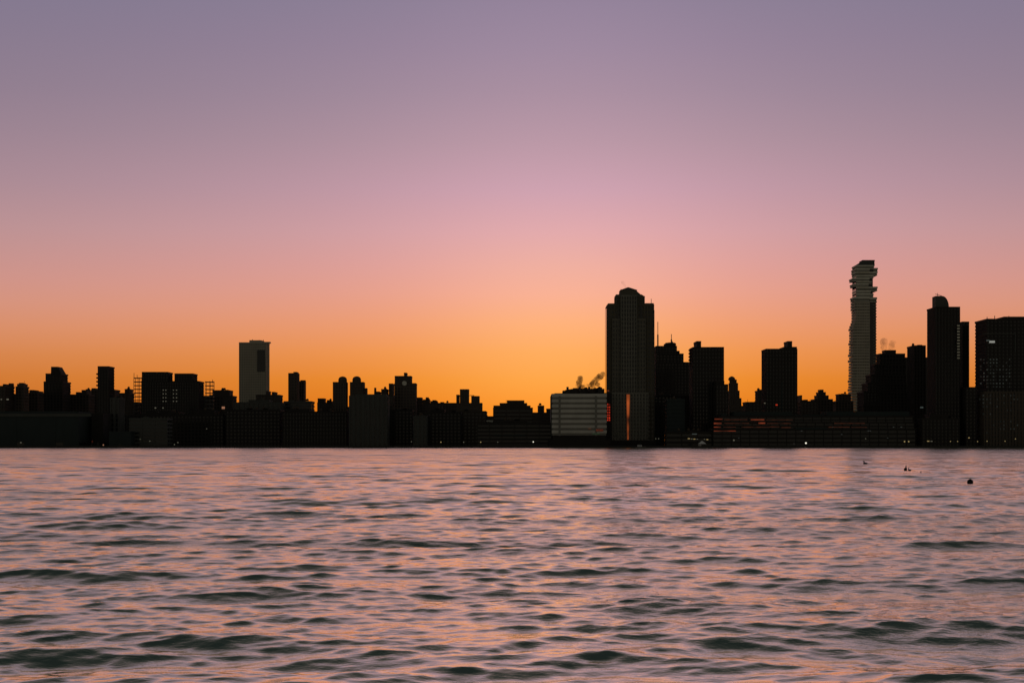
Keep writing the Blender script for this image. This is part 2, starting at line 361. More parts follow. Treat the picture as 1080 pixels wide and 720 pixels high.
while x < 637.5:
    ww = rn.uniform(2.2, 4.6); yt = 411.2 - 2.6*min(1, (x-594)/9) + rn.uniform(-.7, .9)
    raw(x, min(x+ww, 638.6), yt, 417, D+4+rn.uniform(0, 6), D+24, 'cooling_unit', 'umber', D, wb); x += ww*.97
for x in (599, 612, 622, 633): MB().lathe(PX(x, D), D+9, [(1.1, PZ(412, D)), (1.0, PZ(406.8+rn.uniform(0, 1), D))], 10).build('exhaust_stack', 'metal', wb)
for x, y, a, b_ in ((632.4, 453.6, 7.5, 2.0), ): lit_or_reflecting_window(wb, x, y, a, b_, 'e_glow', D)
lit_or_reflecting_window(wb, 622, 451.8, 3, 1.2, emis('faint_window_light', (150, 90, 60), .12), D)
lit_or_reflecting_window(wb, 629, 457.3, 8, 1, emis('greenish_window_light', (60, 90, 60), .25), D)

B('stair_tower', 'narrow dark block with a column of red lit windows left of the tallest tower', 1327, 8, 'blank', 'umber', [(637, 645.4, 414.5)], clutter=0,
  lit=[(x, y, 1.25, 1.5, 'e_red') for y in (426.3, 429.2, 432, 434.8, 437.6, 440.4, 442.8) for x in (640.9, 642.8)] + [(641.4, 411.8, 2, 1.2, 'e_glow')])

# ------------------------------------------------------------------ tallest tower
D = 1340
tw = thing('pyramid_roof_tower', 'tallest dark tower with stepped shoulders and a small pyramid roof, right of the white block', 'skyscraper', (PX(665.5, D), D, GZ))
STY['tw'] = (4.0, .42, 3.0, .42, .35)
STY['tw2'] = (3.9, .3, 2.4, .34, .9)
def tt(x0, x1, ya, yb, a, b, name, m='grey', sty='tw'): return raw(x0, x1, ya, yb, a, b, name, m, D, tw, sty)
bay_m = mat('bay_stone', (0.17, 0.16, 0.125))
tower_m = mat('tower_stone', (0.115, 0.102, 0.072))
tt(641, 690.3, 321.2, 470, D+3, D+34, 'wall', tower_m)
MB().frus(PX(641, D), PX(651, D), D+3.2, D+33, PZ(321.3, D)+.35, PX(641.6, D), PX(651, D), D+4, D+32, PZ(319.4, D)).build('shoulder', tower_m, tw)
MB().frus(PX(681, D), PX(690.3, D), D+3.2, D+33, PZ(321.3, D)+.35, PX(681, D), PX(689.7, D), D+4, D+32, PZ(319.2, D)).build('shoulder', tower_m, tw)
MB().box(PX(640.2, D), PX(641.8, D), D+8, D+29, GZ, PZ(324, D)).build('corner_bay', 'glass', tw)
MB().box(PX(689.6, D), PX(691.2, D), D+8, D+29, GZ, PZ(326, D)).build('corner_bay', 'glass', tw)
tt(650.3, 680.6, 312, 321, D+5, D+31, 'upper_storeys', tower_m)
MB().frus(PX(650.2, D), PX(680.6, D), D+5, D+31, PZ(312, D), PX(650.3, D), PX(677.4, D), D+7, D+29, PZ(309.6, D)).build('setback', tower_m, tw)
MB().frus(PX(655, D), PX(676.6, D), D+7, D+29, PZ(309.7, D), PX(655, D), PX(673, D), D+9, D+27, PZ(306.2, D)).build('setback', tower_m, tw)
MB().box(PX(655.2, D), PX(672.8, D), D+9.2, D+26.6, PZ(306.3, D), PZ(304.6, D)).build('attic', tower_m, tw)
MB().frus(PX(654.8, D), PX(673.2, D), D+9, D+27, PZ(304.7, D), PX(663.6, D), PX(664.8, D), D+17, D+18, PZ(300.8, D)).build('pyramid_roof', tower_m, tw)
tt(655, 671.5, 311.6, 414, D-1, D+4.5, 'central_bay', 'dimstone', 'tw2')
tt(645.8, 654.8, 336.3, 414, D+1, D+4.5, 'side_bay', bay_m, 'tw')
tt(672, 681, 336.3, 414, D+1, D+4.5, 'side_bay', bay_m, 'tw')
tt(645, 683.4, 414.3, 464, D-4, D+5, 'podium', 'dimstone', 'vert')
MB().box(PX(641, D), PX(691, D), D-9, D-3.6, GZ, PZ(464.5, D)).build('arcade', 'umber', tw)
for x0, x1 in ((651.6, 652.9), (675.6, 677.2)): MB().box(PX(x0, D), PX(x1, D), D+2.4, D+4, PZ(336.3, D), PZ(321.6, D)).build('dark_recess', 'glass', tw)
MB().frus(PX(661.2, D), PX(662.6, D), D-5, D-3.2, PZ(463.5, D), PX(660.4, D), PX(663.6, D), D-5, D-3.2, PZ(416, D)).build('reflection_strip', 'e_orange', tw)  # emissive strip painting the orange reflection in the tower glass
for x, yt, yb in ((688.4, 313.5, 320), (656.2, 303, 306)): MB().bar((PX(x, D), D+14, PZ(yb, D)), (PX(x, D), D+14, PZ(yt, D)), .25).build('antenna', 'metal', tw)

# ------------------------------------------------------------------ right of the tallest tower
D = 1550
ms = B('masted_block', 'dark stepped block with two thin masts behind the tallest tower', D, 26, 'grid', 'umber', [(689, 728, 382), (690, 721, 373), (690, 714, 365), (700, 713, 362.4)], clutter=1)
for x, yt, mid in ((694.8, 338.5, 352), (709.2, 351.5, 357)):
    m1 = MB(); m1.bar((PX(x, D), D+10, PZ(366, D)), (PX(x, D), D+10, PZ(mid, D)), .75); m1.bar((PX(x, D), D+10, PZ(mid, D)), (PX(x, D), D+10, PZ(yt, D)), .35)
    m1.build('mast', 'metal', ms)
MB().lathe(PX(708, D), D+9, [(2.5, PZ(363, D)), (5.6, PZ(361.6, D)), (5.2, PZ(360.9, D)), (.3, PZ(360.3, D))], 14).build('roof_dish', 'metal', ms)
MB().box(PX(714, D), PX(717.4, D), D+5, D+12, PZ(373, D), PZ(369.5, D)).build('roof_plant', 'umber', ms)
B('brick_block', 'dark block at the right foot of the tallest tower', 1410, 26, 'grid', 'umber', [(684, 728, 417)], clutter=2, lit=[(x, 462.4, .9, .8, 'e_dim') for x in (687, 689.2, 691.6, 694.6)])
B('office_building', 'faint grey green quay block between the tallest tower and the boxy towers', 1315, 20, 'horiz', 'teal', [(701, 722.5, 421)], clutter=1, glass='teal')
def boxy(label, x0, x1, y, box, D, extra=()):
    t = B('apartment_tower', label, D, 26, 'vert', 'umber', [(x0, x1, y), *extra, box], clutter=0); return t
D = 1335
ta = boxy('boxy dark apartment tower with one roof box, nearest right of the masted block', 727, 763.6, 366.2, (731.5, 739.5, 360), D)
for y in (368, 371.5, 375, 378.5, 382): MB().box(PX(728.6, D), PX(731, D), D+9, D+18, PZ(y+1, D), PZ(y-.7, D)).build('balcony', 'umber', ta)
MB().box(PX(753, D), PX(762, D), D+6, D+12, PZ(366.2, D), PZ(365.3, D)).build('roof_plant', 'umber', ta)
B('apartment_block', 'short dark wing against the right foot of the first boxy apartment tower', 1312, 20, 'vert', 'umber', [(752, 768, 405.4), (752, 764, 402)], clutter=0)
B('retail_pavilion', 'low pavilion with a thin lit strip at the foot of the first boxy tower', 1290, 20, 'horiz', 'umber', [(700, 752, 455)], clutter=2,
  lit=[(726.5, 462.3, 2.2, .8, 'e_warm'), (729.6, 462.6, 1.8, .7, 'e_dim'), (732.4, 462.8, 2, .7, 'e_warm'), (735.4, 462.9, 1.4, .6, 'e_dim'), (743, 463, 1.2, .6, 'e_dim'), (746, 463.3, 1.8, .7, 'e_warm'), (732.5, 457.5, 5, .9, 'e_pale')])
D = 1700
dt = B('domed_tower', 'small stepped tower with a rounded dome left of the second boxy tower', D, 20, 'vert', 'brown', [(766, 784.5, 428), (767, 782, 420), (768, 780, 412), (768.4, 778.4, 404), (769, 777, 400.4)], clutter=0)
z = PZ(400.4, D); MB().lathe(PX(773, D), D+9, [(4.2, z), (4.1, z+1.5), (3.1, z+3.2), (1.4, z+4.2), (.1, z+4.6)], 16).build('dome', 'brown', dt)
B('low_rise', 'dark roofs stepping up to the left side of the second boxy tower', 1500, 22, 'grid', 'brick', [(783, 805, 424), (796, 805, 412)], clutter=2)
D = 1345
tb = boxy('boxy dark apartment tower with one roof box, standing alone in the sky right of centre', 803, 841, 368, (827.5, 835.5, 360), D, [(822, 841, 366)])
MB().box(PX(824, D), PX(825.2, D), D-.5, D+.4, PZ(433, D), PZ(402, D)).build('stair_window', 'teal', tb)
lit_or_reflecting_window(tb, 806.6, 425, 1.4, .9, 'e_dim', D); lit_or_reflecting_window(tb, 819, 426.8, 2.2, 1.2, emis('red_lamp_window', (220, 60, 30), .6), D)
B('low_rise', 'small roofs stepping down from the right side of the lone boxy tower', 1500, 22, 'grid', 'brick', [(840, 862, 423), (840, 846, 417), (846, 852, 421.6)], clutter=2)
B('stepped_block', 'dark stepped block with narrow top between the lone boxy tower and the stacked tower', 1600, 22, 'grid', 'brick', [(855, 878.5, 421), (858.5, 874, 417), (860.5, 871, 413.6), (862.6, 868.6, 411)], clutter=1)
B('brick_block', 'low flat dark block against the left foot of the stacked tower', 1650, 22, 'grid', 'brick', [(877, 900, 423), (881, 897.5, 415.6)], clutter=1)
# long college building
D = 1285
lc = thing('long_terraced_building', 'long low terraced building with pale roof strips stretching along the right waterfront', 'building', (PX(858, D), D, GZ))
STY['col'] = (3.5, .38, 8, .07, -.1)
def lt(x0, x1, ya, yb, a, b, name, m, sty=None): return raw(x0, x1, ya, yb, a, b, name, m, D, lc, sty)
lt(752, 966, 452, 470, D, D+40, 'wall', 'umber', 'col')
lt(756, 966, 445, 452.2, D+4, D+40, 'terrace', 'umber', 'col')
lt(762, 966, 438.6, 445.2, D+8, D+40, 'terrace', 'umber', 'col')
lt(776.6, 838, 433.6, 438.4, D+12, D+38, 'roof_pavilion', 'teal')
lt(838, 875, 436.8, 438.4, D+14, D+36, 'roof_pavilion', 'teal')
lt(875, 963, 433.4, 438.4, D+12, D+38, 'roof_pavilion', 'teal')
lt(763, 769, 435.8, 438.4, D+14, D+20, 'roof_plant', 'teal')
lt(839, 872, 450.5, 452.6, D-.4, D+2, 'canopy', 'teal')
rn = random.Random(5)
fk = [(753.6, 762, 441.8, 1.4), (753, 761, 446.3, 1.8), (753, 760, 450.2, 1.0), (753, 776, 454.3, .9), (792, 806, 442.4, 1.4), (800, 807, 446, 1.5)]
for x0, x1, y, h in fk: lit_or_reflecting_window(lc, (x0+x1)/2, y, x1-x0, h, 'e_glow', D)  # glowing strips stand for orange reflections in the windows
fd = emis('faint_orange_reflection', (170, 80, 45), .12, .15)  # emission painting the weaker orange reflections
for xa, xb, y in ((763, 776, 450.2), (764, 790, 446.2), (764, 788, 442.4), (808, 836, 442.6), (809, 834, 446.3), (782, 812, 450.2), (812, 822, 449.9), (824, 834, 450.6), (874, 896, 450.2), (898, 914, 450.4), (880, 912, 446.2)):
    lit_or_reflecting_window(lc, (xa+xb)/2, y, xb-xa, .8, fd, D)
dm = emis('faint_grey_window_light', (110, 115, 110), .16)
for k in range(9): lit_or_reflecting_window(lc, rn.uniform(765, 962), rn.choice([450.2, 454.2, 458, 461.6]), rn.uniform(.8, 1.6), .7, dm, D)

# stacked tower
D = 1980
sk = thing('stacked_glass_tower', 'very tall slender pale tower of irregularly shifted stacked floors and jutting balconies', 'skyscraper', (PX(912, D), D, GZ))
def sb(x0, x1, ya, yb, a, b, name, m): return raw(x0, x1, ya, yb, D+a, D+b, name, m, D, sk)
sb(903.2, 921, 290, 470, 2, 24, 'core', 'glass')
sb(917.6, 924.6, 318, 470, 3, 23, 'shaded_side_bay', 'glass')  # dark glass paints the shade of the tower's right face
rn = random.Random(11)
def flr(x0, x1, y, h, m='pale', a=0, b=26, name='floor_slab'): sb(x0, x1, y, y+h, a, b, name, m)
mbL, mbR, mbN = MB(), MB(), MB()
y = 318.
while y < 468:
    l = 902.4 if y < 341 else 900.2 - (y-341)/127*2.0
    l += rn.choice([0, 0, 0, -.9]) + rn.uniform(-.15, .15); r_ = 925 + rn.uniform(-.3, .3)
    a = rn.uniform(-.3, .3)
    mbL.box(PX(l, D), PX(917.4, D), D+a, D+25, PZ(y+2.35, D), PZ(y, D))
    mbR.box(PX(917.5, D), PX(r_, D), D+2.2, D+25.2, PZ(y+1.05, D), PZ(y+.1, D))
    y += 3.05
for x in (904.5, 907, 909.5, 912, 914.5, 917): mbL.box(PX(x-.35, D), PX(x+.35, D), D+1.0, D+3, GZ, PZ(318, D))
for x in (920.6, 924.2): mbR.box(PX(x-.25, D), PX(x+.25, D), D+2.6, D+4, GZ, PZ(318, D))
mbL.build('floor_slabs', 'stone', sk); mbR.build('shaded_side_slabs', 'dimstone', sk)  # right-hand slabs in dimmer stone, shade put into the colour
# shifted volumes of the top, (x0, x1, y top, y bottom, front, back)
vol = [(902.6, 922.2, 279.6, 283.2, -1, 24), (901.8, 917, 283.5, 286.4, -2, 24), (921, 926.2, 282.4, 286.2, 1, 22), (902.2, 925.6, 286.6, 290.2, 0, 24),
       (903, 921.6, 290.6, 293, 0, 23), (899.2, 917, 293.3, 296.2, -1, 22), (903.2, 919.5, 296.5, 299, 0, 23), (900, 916, 299.3, 302, -1.5, 22),
       (903.2, 925.8, 302.2, 306.4, .5, 24), (902.8, 918.4, 306.7, 309.4, 0, 24), (903.2, 921.6, 309.7, 312.6, 0, 24), (900.4, 917, 313.2, 317.2, -1, 22), (917.2, 925.2, 313.4, 318, .6, 24)]
for x0, x1, ya, yb, a, b in vol:
    sb(x0, x1, ya, ya+(yb-ya)*.45, a, b, 'stacked_volume', 'pale')
    sb(x0+.5, x1-.5, ya+(yb-ya)*.45, yb-.35, a+.6, b-.6, 'stacked_glazing', 'dimstone')
    sb(x0+.2, x1-.2, yb-.35, yb+.3, a+.25, b-.2, 'stacked_volume', 'pale')
MB().frus(PX(903, D), PX(922.6, D), D, D+24, PZ(279.7, D), PX(909.6, D), PX(922.6, D), D+2, D+23, PZ(275.6, D)).build('crown', 'grey', sk)
sb(910.2, 923.2, 273.9, 275.7, 3, 22, 'crown_cap', 'grey')
sb(915.4, 921, 282.9, 286.5, -.4, 1, 'dark_opening', 'glass')

# dark mass with steaming roof
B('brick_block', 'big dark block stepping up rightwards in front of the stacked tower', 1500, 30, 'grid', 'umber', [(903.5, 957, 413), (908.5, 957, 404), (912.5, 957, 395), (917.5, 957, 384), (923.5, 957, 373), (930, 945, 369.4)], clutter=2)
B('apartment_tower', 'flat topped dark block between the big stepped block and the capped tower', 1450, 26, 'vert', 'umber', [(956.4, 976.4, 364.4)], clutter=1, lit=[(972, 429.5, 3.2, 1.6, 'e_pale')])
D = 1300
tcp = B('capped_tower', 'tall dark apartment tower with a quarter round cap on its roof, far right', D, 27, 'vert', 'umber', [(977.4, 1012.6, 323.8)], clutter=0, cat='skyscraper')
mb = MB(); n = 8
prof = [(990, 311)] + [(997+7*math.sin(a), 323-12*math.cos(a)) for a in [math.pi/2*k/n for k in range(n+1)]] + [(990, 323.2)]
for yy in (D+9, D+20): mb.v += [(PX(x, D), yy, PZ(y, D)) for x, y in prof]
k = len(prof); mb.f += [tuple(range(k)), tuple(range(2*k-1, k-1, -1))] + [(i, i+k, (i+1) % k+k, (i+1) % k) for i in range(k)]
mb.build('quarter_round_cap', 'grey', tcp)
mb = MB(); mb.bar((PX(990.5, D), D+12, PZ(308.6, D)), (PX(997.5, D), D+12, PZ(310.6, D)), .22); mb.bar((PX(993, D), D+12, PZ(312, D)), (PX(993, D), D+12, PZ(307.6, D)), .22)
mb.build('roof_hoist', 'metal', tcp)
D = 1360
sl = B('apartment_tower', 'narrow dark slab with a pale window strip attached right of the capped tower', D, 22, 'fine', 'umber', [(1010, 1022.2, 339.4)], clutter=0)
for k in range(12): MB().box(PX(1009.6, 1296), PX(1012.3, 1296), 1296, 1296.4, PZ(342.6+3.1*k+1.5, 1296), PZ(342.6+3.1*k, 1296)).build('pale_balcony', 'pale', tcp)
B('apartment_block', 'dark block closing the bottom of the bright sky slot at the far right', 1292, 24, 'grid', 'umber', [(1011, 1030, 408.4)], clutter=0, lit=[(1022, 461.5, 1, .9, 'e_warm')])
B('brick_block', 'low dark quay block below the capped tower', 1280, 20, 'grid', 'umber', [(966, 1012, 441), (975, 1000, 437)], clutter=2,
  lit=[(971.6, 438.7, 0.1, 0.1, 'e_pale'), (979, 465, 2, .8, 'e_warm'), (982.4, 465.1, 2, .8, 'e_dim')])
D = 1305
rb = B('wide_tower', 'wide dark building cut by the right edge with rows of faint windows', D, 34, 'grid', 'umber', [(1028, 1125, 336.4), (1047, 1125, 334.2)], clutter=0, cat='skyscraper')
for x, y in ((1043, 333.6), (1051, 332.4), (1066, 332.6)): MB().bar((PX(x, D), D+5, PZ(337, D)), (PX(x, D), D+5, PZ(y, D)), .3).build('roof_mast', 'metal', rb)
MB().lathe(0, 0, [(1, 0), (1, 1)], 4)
lit_or_reflecting_window(rb, 1046.3, 360.4, 5.6, 2.2, emis('grey_window_light', (190, 190, 180), .45), D); lit_or_reflecting_window(rb, 1042, 359, 3, 1.4, 'e_pale', D)
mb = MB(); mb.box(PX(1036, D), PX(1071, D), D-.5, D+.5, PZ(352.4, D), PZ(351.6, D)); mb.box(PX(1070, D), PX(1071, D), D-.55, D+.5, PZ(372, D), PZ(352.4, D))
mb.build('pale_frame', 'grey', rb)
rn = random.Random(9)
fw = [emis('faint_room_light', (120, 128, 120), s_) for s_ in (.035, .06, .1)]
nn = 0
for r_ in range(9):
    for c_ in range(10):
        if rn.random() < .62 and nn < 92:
            lit_or_reflecting_window(rb, 1034.5+3.35*c_, 379+3.6*r_ if r_ < 8 else 379+3.6*r_, 1.2, 1.3, fw[rn.randrange(3)], D); nn += 1
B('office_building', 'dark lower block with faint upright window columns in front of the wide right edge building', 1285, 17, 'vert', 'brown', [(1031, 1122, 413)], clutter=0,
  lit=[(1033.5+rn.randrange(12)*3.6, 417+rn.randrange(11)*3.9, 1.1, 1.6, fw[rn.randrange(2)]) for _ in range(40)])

B('brick_block', 'long dark roofline far behind the leftmost blocks, seen in the gaps between them', 1800, 26, 'grid', 'umber', [(-40, 52, 415.5)], clutter=0)
B('brick_block', 'dark block far back closing the gap between the big stepped block and the capped tower', 1700, 26, 'grid', 'umber', [(940, 985, 377)], clutter=0)
B('brick_block', 'dark roofs far back behind the pair of towers with rounded caps', 1800, 26, 'grid', 'umber', [(353, 400, 429)], clutter=0)
# ------------------------------------------------------------------ land
def struct(name, mb, m): o = mb.build(name, m); o['kind'] = 'structure'; return o
struct('ground', MB().box(-12000, 12000, 1256, 20000, -3, GZ), 'ground')
struct('quay', MB().box(-12000, 12000, 1251, 1256, -4, GZ+.12), 'quay')

# promenade lamps
def lamp(x, y, m, label, D=1259, r=.42):
    X = PX(x, D); Zt = PZ(y, D)
    t = thing('street_lamp', label, 'street lamp', (X, D, GZ), 'lamps along the waterfront promenade')
    MB().lathe(X, D, [(.14, GZ), (.08, Zt-r)], 8).build('pole', 'metal', t)
    MB().lathe(X, D, [(r*.35, Zt-r), (r, Zt-r*.4), (r, Zt+r*.3), (r*.5, Zt+r*.9)], 10).build('lamp_head', m, t)
lamp(850, 467, 'e_white', 'brightest white waterfront lamp, before the middle of the long terraced building', r=.75)
lamp(774, 464, 'e_dim', 'dim waterfront lamp before the left end of the long terraced building', r=.7)
lamp(954, 465.4, 'e_warm', 'left lamp of the close pair near the right end of the long terraced building', r=.6)
lamp(958.4, 465.4, 'e_warm', 'right lamp of the close pair near the right end of the long terraced building', r=.6)
lamp(913, 462.4, 'e_dim', 'small waterfront lamp standing directly under the stacked pale tower', r=.4)
lamp(434, 465.5, 'e_dim', 'faint waterfront lamp below the square brick tower with the dish', r=.4)
lamp(465, 466, 'e_warm', 'waterfront lamp right of the small slitted grey building', r=.5)
lamp(489, 466, 'e_dim', 'waterfront lamp below the jagged stepped block', r=.45)
lamp(507, 466, 'e_warm', 'waterfront lamp below the sky gap left of centre', r=.5)
lamp(525, 466, 'e_dim', 'waterfront lamp below the left end of the stepped round roof', r=.4)
lamp(562.4, 465.7, 'e_white', 'bright waterfront lamp left of the white banded block', r=.5)
lamp(109, 469, 'e_pink', 'pinkish lamp at the waterline under the narrow slab tower', r=.6)
lamp(184, 468.5, 'e_dim', 'lower left lamp of a pair below the scaffolded double block', r=.5)
lamp(187.6, 466.4, 'e_dim', 'upper right lamp of a pair below the scaffolded double block', r=.5)
for x, y, s in ((1002.5, 465.2, 'first yellowish lamp left of the bright sky slot, far right waterfront'), (1010, 465.2, 'yellowish lamp under the right edge of the capped tower'),
                (1031, 465.4, 'yellowish lamp under the left corner of the wide right edge building'), (1041, 465, 'yellowish lamp under the middle windows of the wide right edge building'),
                (1060, 465, 'last low yellowish lamp before the right edge'), (1071, 462.6, 'higher faint lamp nearest the right edge')):
    lamp(x, y, 'e_warm', s, r=.4)

# white canopy and moored boats
D = 1254.5
X = PX(740.4, D)
tn = thing('peaked_tent', 'white peaked canopy on the quay edge under the first boxy tower', 'tent', (X, D, GZ+.12))
g = GZ+.12
MB().frus(X-3.4, X+3.4, D-2.4, D+1.4, g+1.7, X-.35, X+.25, D-.6, D-.3, g+4.2).build('roof', 'canvas', tn)
MB().box(X-3.1, X-.4, D+1.0, D+1.2, g, g+1.7).build('side_panel', 'canvas', tn)
for sx in (-3.2, 3.2):
    for sy in (-2.2, 1.2): MB().bar((X+sx, D+sy, g), (X+sx, D+sy, g+1.72), .07).build('pole', 'metal', tn)
def boat(x, D, L, label, hm='hull'):
    X = PX(x, D); t = thing('moored_boat', label, 'boat', (X, D, 0)); mb = MB()
    secs = [(-.5, .30, 1.0), (-.25, .36, .95), (.1, .36, 1.0), (.35, .22, 1.15), (.5, .02, 1.35)]; n0 = 0
    for fx, hw, zt in secs:
        hw *= L*.36; mb.v += [(X+fx*L, D-hw, zt), (X+fx*L*.96, D-hw*.6, -.3), (X+fx*L*.96, D+hw*.6, -.3), (X+fx*L, D+hw, zt)]
    for i in range(4):
        for j in range(4): a = i*4+j; b = i*4+(j+1) % 4; mb.f.append((a, b, b+4, a+4))
    mb.f += [(3, 2, 1, 0), (16, 17, 18, 19)]
    mb.build('hull', hm, t)
    cb_ = MB().frus(X-L*.3, X+L*.14, D-L*.09, D+L*.09, .95, X-L*.27, X+L*.08, D-L*.075, D+L*.075, 2.5).build('cabin', 'hull', t)
    MB().box(X-L*.25, X+L*.07, D-L*.093, D-L*.06, 1.6, 2.15).build('window', 'glass', cb_)
boat(675.6, 1243, 9, 'small pale cabin boat moored on the quay below the tallest tower', 'grey')

# ------------------------------------------------------------------ steam
def steam(label, x, y0, y1, D, lean, w0, w1, dens, seed):
    rn = random.Random(seed); bm = bmesh.new(); n = 7
    z0, z1 = PZ(y0, D), PZ(y1, D); k = D/F
    for i in range(n):
        f = i/(n-1); r = (w0+(w1-w0)*f)*k*.5*rn.uniform(.8, 1.15)
        mt = Matrix.Translation((PX(x, D)+(lean*f*f + rn.uniform(-.5, .5)*f)*k, D+rn.uniform(-.6, .6), z0+(z1-z0)*f)) @ Matrix.Diagonal((r, r, r*.9, 1))
        bmesh.ops.create_icosphere(bm, subdivisions=2, radius=1, matrix=mt)
    me = bpy.data.meshes.new('steam_plume'); bm.to_mesh(me); bm.free()
    rm = bpy.data.objects.new('steam_plume', me)
    md = rm.modifiers.new('Remesh', 'REMESH'); md.mode = 'VOXEL'; md.voxel_size = .5; md.use_smooth_shade = True
    m = bpy.data.materials.new('steam'); m.use_nodes = True; t = m.node_tree; t.nodes.remove(t.nodes['Principled BSDF'])
    v = N('ShaderNodeVolumePrincipled', t); v.inputs['Color'].default_value = (.32, .2, .14, 1); v.inputs['Anisotropy'].default_value = .2
    co = N('ShaderNodeTexCoord', t); no = N('ShaderNodeTexNoise', t); no.inputs['Scale'].default_value = .2; no.inputs['Detail'].default_value = 1.5; no.inputs['Distortion'].default_value = .5
    t.links.new(co.outputs['Object'], no.inputs[0])
    t.links.new(M('MULTIPLY', M('MAXIMUM', M('SUBTRACT', no.outputs[0], .34, t), 0.0, t), dens*6, t), v.inputs['Density'])
    t.links.new(v.outputs[0], t.nodes['Material Output'].inputs['Volume'])
    me.materials.append(m); COL.objects.link(rm)
    tag(rm, label, 'steam')
steam('left plume of dark steam rising from the white banded block roof', 610, 410.5, 399, 1299, 2.5, 8, 6.5, .2, 1)
steam('right plume of dark steam leaning towards the tallest tower', 624, 410.5, 394.5, 1299, 12, 9, 7, .2, 2)
steam('low ragged steam hugging the white banded block roof between the two plumes', 611, 409.5, 405.5, 1303, 19, 6, 6.5, .2, 8)
steam('thin wisp of steam at the peak of the tallest tower', 659.5, 303.5, 298, 1355, -3, 2, 4.4, .05, 3)
steam('left puff of pale steam above the big stepped dark block', 932, 369, 360, 1512, .5, 6, 8.5, .05, 4)
steam('right puff of pale steam above the big stepped dark block', 940, 369, 361, 1512, 1.5, 6, 8, .05, 5)

# ------------------------------------------------------------------ water
WPOW = 1.15
rng = np.random.default_rng(21)
rs = [5.0]
while rs[-1] < 1800:
    r = rs[-1]; rs.append(r + (max(.05, .0027*r) if r < 760 else .012*r))
rs = np.array(rs); drs = np.gradient(rs)
ph = np.concatenate([np.linspace(-62, -22, 60, endpoint=False), np.linspace(-22, 22, 980, endpoint=False), np.linspace(22, 62, 61)])
phr = np.radians(ph)
Rg, Pg = np.meshgrid(rs, phr, indexing='ij'); DR = np.repeat(drs[:, None], len(phr), 1)
Xg = (Rg*np.sin(Pg)).astype(np.float32); Yg = (Rg*np.cos(Pg)).astype(np.float32)
Zg = np.zeros_like(Xg); Dx = np.zeros_like(Xg); Dy = np.zeros_like(Xg)
NC = 110
Ls = np.exp(np.linspace(np.log(.28), np.log(11.), NC))
side = np.abs(Pg) > R(22)
for L in Ls:
    spread = 36 if L < 1.2 else (25 if L < 3.5 else 16)
    th = R(-90 + 12 + rng.normal(0, spread))
    k = 2*np.pi/L; kx, ky = k*np.cos(th), k*np.sin(th)
    s = .0172*(1.3 if L < .7 else 1.35 if L < 1.4 else 1.0 if L < 4 else .9)*rng.uniform(.6, 1.4)
    a = s/k
    wt = np.clip((L/DR - 2.0)/2.2, 0, 1); wt = wt*wt*(3-2*wt)
    wt = np.where(side, wt*np.clip((L/(Rg*.012)-2.2)/2.8, 0, 1), wt)
    p = kx*Xg + ky*Yg + rng.uniform(0, 2*np.pi)
    aw = (a*wt).astype(np.float32)
    Zg += aw*np.cos(p); sn = aw*np.sin(p)*1.25
    Dx -= sn*np.float32(np.cos(th)); Dy -= sn*np.float32(np.sin(th))
# two steeper wave groups passing near the left side
for gx, gy, sx_, sy_, L, a, ang in ((-6.2, 22.4, 1.5, 1.1, 1.9, .06, 4), (-10.5, 35.5, 4.8, 1.3, 2.4, .06, -3), (2.6, 25.5, 2.3, 1.0, 1.7, .045, 5)):
    k = 2*np.pi/L; e = np.exp(-((Xg-gx)/sx_)**2-((Yg-gy)/sy_)**2).astype(np.float32)
    p = k*((Yg-gy)*np.cos(R(ang))+(Xg-gx)*np.sin(R(ang)))
    Zg += a*e*np.cos(p); Dy += a*e*np.sin(p)*-.9*-1*-1
nr, npz = Xg.shape
co = np.stack([Xg+Dx, Yg+Dy, Zg], -1).reshape(-1, 3).astype(np.float32)
i = np.arange(nr-1)[:, None]*npz + np.arange(npz-1)[None, :]
quads = np.stack([i, i+1, i+npz+1, i+npz], -1).reshape(-1, 4)[:, ::-1]
nq = len(quads)
me = bpy.data.meshes.new('water'); me.vertices.add(len(co)); me.vertices.foreach_set('co', co.ravel())
me.loops.add(nq*4); me.loops.foreach_set('vertex_index', np.ascontiguousarray(quads).ravel().astype(np.int32))
me.polygons.add(nq); me.polygons.foreach_set('loop_start', np.arange(0, nq*4, 4, dtype=np.int32))
me.polygons.foreach_set('use_smooth', np.ones(nq, dtype=bool))
me.update(calc_edges=True); me.validate()
water = bpy.data.objects.new('water', me); COL.objects.link(water); water['kind'] = 'structure'
m = bpy.data.materials.new('river_water'); m.use_nodes = True; t = m.node_tree; t.nodes.remove(t.nodes['Principled BSDF'])
body = N('ShaderNodeBsdfDiffuse', t); body.inputs['Color'].default_value = (0.006, 0.014, 0.012, 1)
gl = N('ShaderNodeBsdfAnisotropic', t); gl.distribution = 'MULTI_GGX'; gl.inputs['Color'].default_value = (0.95, 0.885, 0.72, 1)
fr = N('ShaderNodeFresnel', t); fr.inputs['IOR'].default_value = 1.34
ms_ = N('ShaderNodeMixShader', t); t.links.new(M('POWER', fr.outputs[0], WPOW, t), ms_.inputs[0])
t.links.new(body.outputs[0], ms_.inputs[1]); t.links.new(gl.outputs[0], ms_.inputs[2])
t.links.new(ms_.outputs[0], t.nodes['Material Output'].inputs['Surface'])
ge = N('ShaderNodeNewGeometry', t)
ln = N('ShaderNodeVectorMath', t, operation='LENGTH'); t.links.new(ge.outputs['Position'], ln.inputs[0])
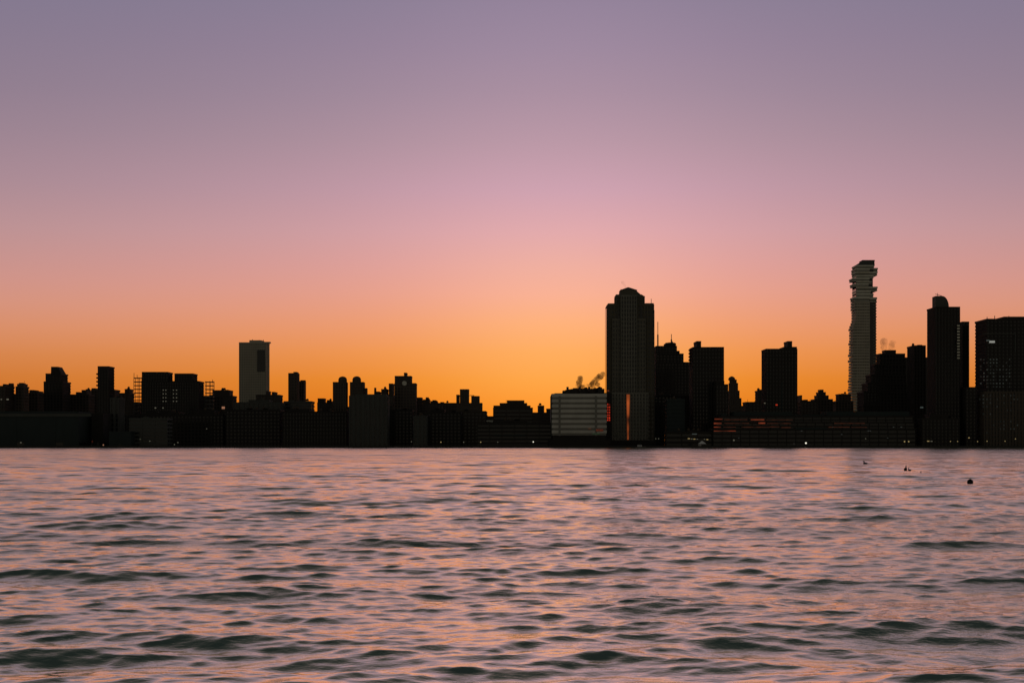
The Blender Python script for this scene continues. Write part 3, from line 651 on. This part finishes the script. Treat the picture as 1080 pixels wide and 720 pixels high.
def nz(scale, stretch, detail=3, rough=.5):
    mp = N('ShaderNodeMapping', t); mp.inputs['Scale'].default_value = (scale*stretch, scale, scale); mp.inputs['Rotation'].default_value = (0, 0, R(8))
    t.links.new(ge.outputs['Position'], mp.inputs[0]); n = N('ShaderNodeTexNoise', t); n.inputs['Scale'].default_value = 1
    n.inputs['Detail'].default_value = detail; n.inputs['Roughness'].default_value = rough
    t.links.new(mp.outputs[0], n.inputs[0]); return n.outputs[0]
def mrange(v, a, b_, c_, d): 
    n = N('ShaderNodeMapRange', t, interpolation_type='SMOOTHSTEP'); t.links.new(v, n.inputs[0])
    for i_, q in enumerate((a, b_, c_, d)): n.inputs[i_+1].default_value = q
    return n.outputs[0]
dist = ln.outputs['Value']
gust = mrange(nz(.03, .35, 3), .38, .62, .45, 1.25)
h1 = M('MULTIPLY', nz(3.2, .5, 5, .62), .03, t)                                  # ripples
h2 = M('MULTIPLY', M('MULTIPLY', nz(.6, .32, 5, .62), mrange(dist, 90, 420, 0, .24), t), gust, t)   # chop beyond the modelled waves
h3 = M('MULTIPLY', nz(.12, .3, 2), mrange(dist, 250, 600, 0, .4), t)
h0 = M('MULTIPLY', nz(11, .6, 2), .008, t)
h1 = M('ADD', h0, h1, t)
hh = M('ADD', M('ADD', M('MULTIPLY', h1, gust, t), h2, t), h3, t)
bp = N('ShaderNodeBump', t); bp.inputs['Distance'].default_value = 1.0; bp.inputs['Strength'].default_value = 1.0
t.links.new(hh, bp.inputs['Height'])
for q in (gl, fr, body): t.links.new(bp.outputs[0], q.inputs['Normal'])
patch = mrange(nz(.009, 1.6, 4, .6), .35, .65, .78, 1.25)
t.links.new(M('MULTIPLY', mrange(dist, 15, 480, .022, .19), patch, t), gl.inputs['Roughness'])
me.materials.append(m)
def wz(x, y):   # water height near a point
    j = np.argmin((co[:, 0]-x)**2 + (co[:, 1]-y)**2); return float(co[j, 2])

# floating things on the water
def spot(x, y): D_ = CAM_H*F/(y-HY); return PX(x, D_), D_
X, Y = spot(1023.2, 509.5); z = wz(X, Y)
bu = thing('mooring_buoy', 'round black mooring buoy, the nearest and largest speck on the right water', 'buoy', (X, Y, z))
MB().lathe(X, Y, [(.03, z-.2)]+[(.25*math.sin(a), z+.2-.25*math.cos(a)) for a in [math.pi*(k+.5)/9 for k in range(9)]]+[(.03, z+.45)], 18).build('float', 'black', bu, smooth=True)
MB().lathe(X, Y, [(.03, z+.42), (.03, z+.47), (.05, z+.48), (.05, z+.49)], 8).build('ring', 'metal', bu)
def duck(x, y, s, face, label):
    X, Y = spot(x, y); z = wz(X, Y)
    t = bpy.data.meshes.new('duck'); bm = bmesh.new()
    def blob(cx, cz, rx, ry, rz): bmesh.ops.create_icosphere(bm, subdivisions=3, radius=1, matrix=Matrix.Translation((cx, 0, cz)) @ Matrix.Diagonal((rx, ry, rz, 1)))
    f = face
    blob(0, .05, .30, .15, .13); blob(-f*.27, .11, .14, .07, .05); blob(f*.2, .14, .10, .08, .12); blob(f*.23, .25, .05, .045, .11); blob(f*.25, .34, .075, .055, .06); blob(f*.35, .33, .06, .022, .016)
    bm.to_mesh(t); bm.free(); t.materials.append(MAT['feather'])
    o = bpy.data.objects.new('duck', t); s *= 1.3; o.scale = (s, s, s); o.location = (X, Y, z+.04); o.rotation_euler = (0, 0, face*R(62))
    r = o.modifiers.new('Remesh', 'REMESH'); r.mode = 'VOXEL'; r.voxel_size = .016; r.use_smooth_shade = True
    COL.objects.link(o); tag(o, label, 'duck', 'dark birds floating on the right water')
duck(912.6, 489.6, 1.0, -1, 'dark bird floating farthest out, under the stacked pale tower')
duck(955, 496, .95, 1, 'larger dark bird of the close floating pair on the right water')
duck(959.4, 496.2, .6, -1, 'smaller dark bird of the close floating pair on the right water')
duck(971, 499, .5, 1, 'faint small bird floating alone between the pair and the buoy')
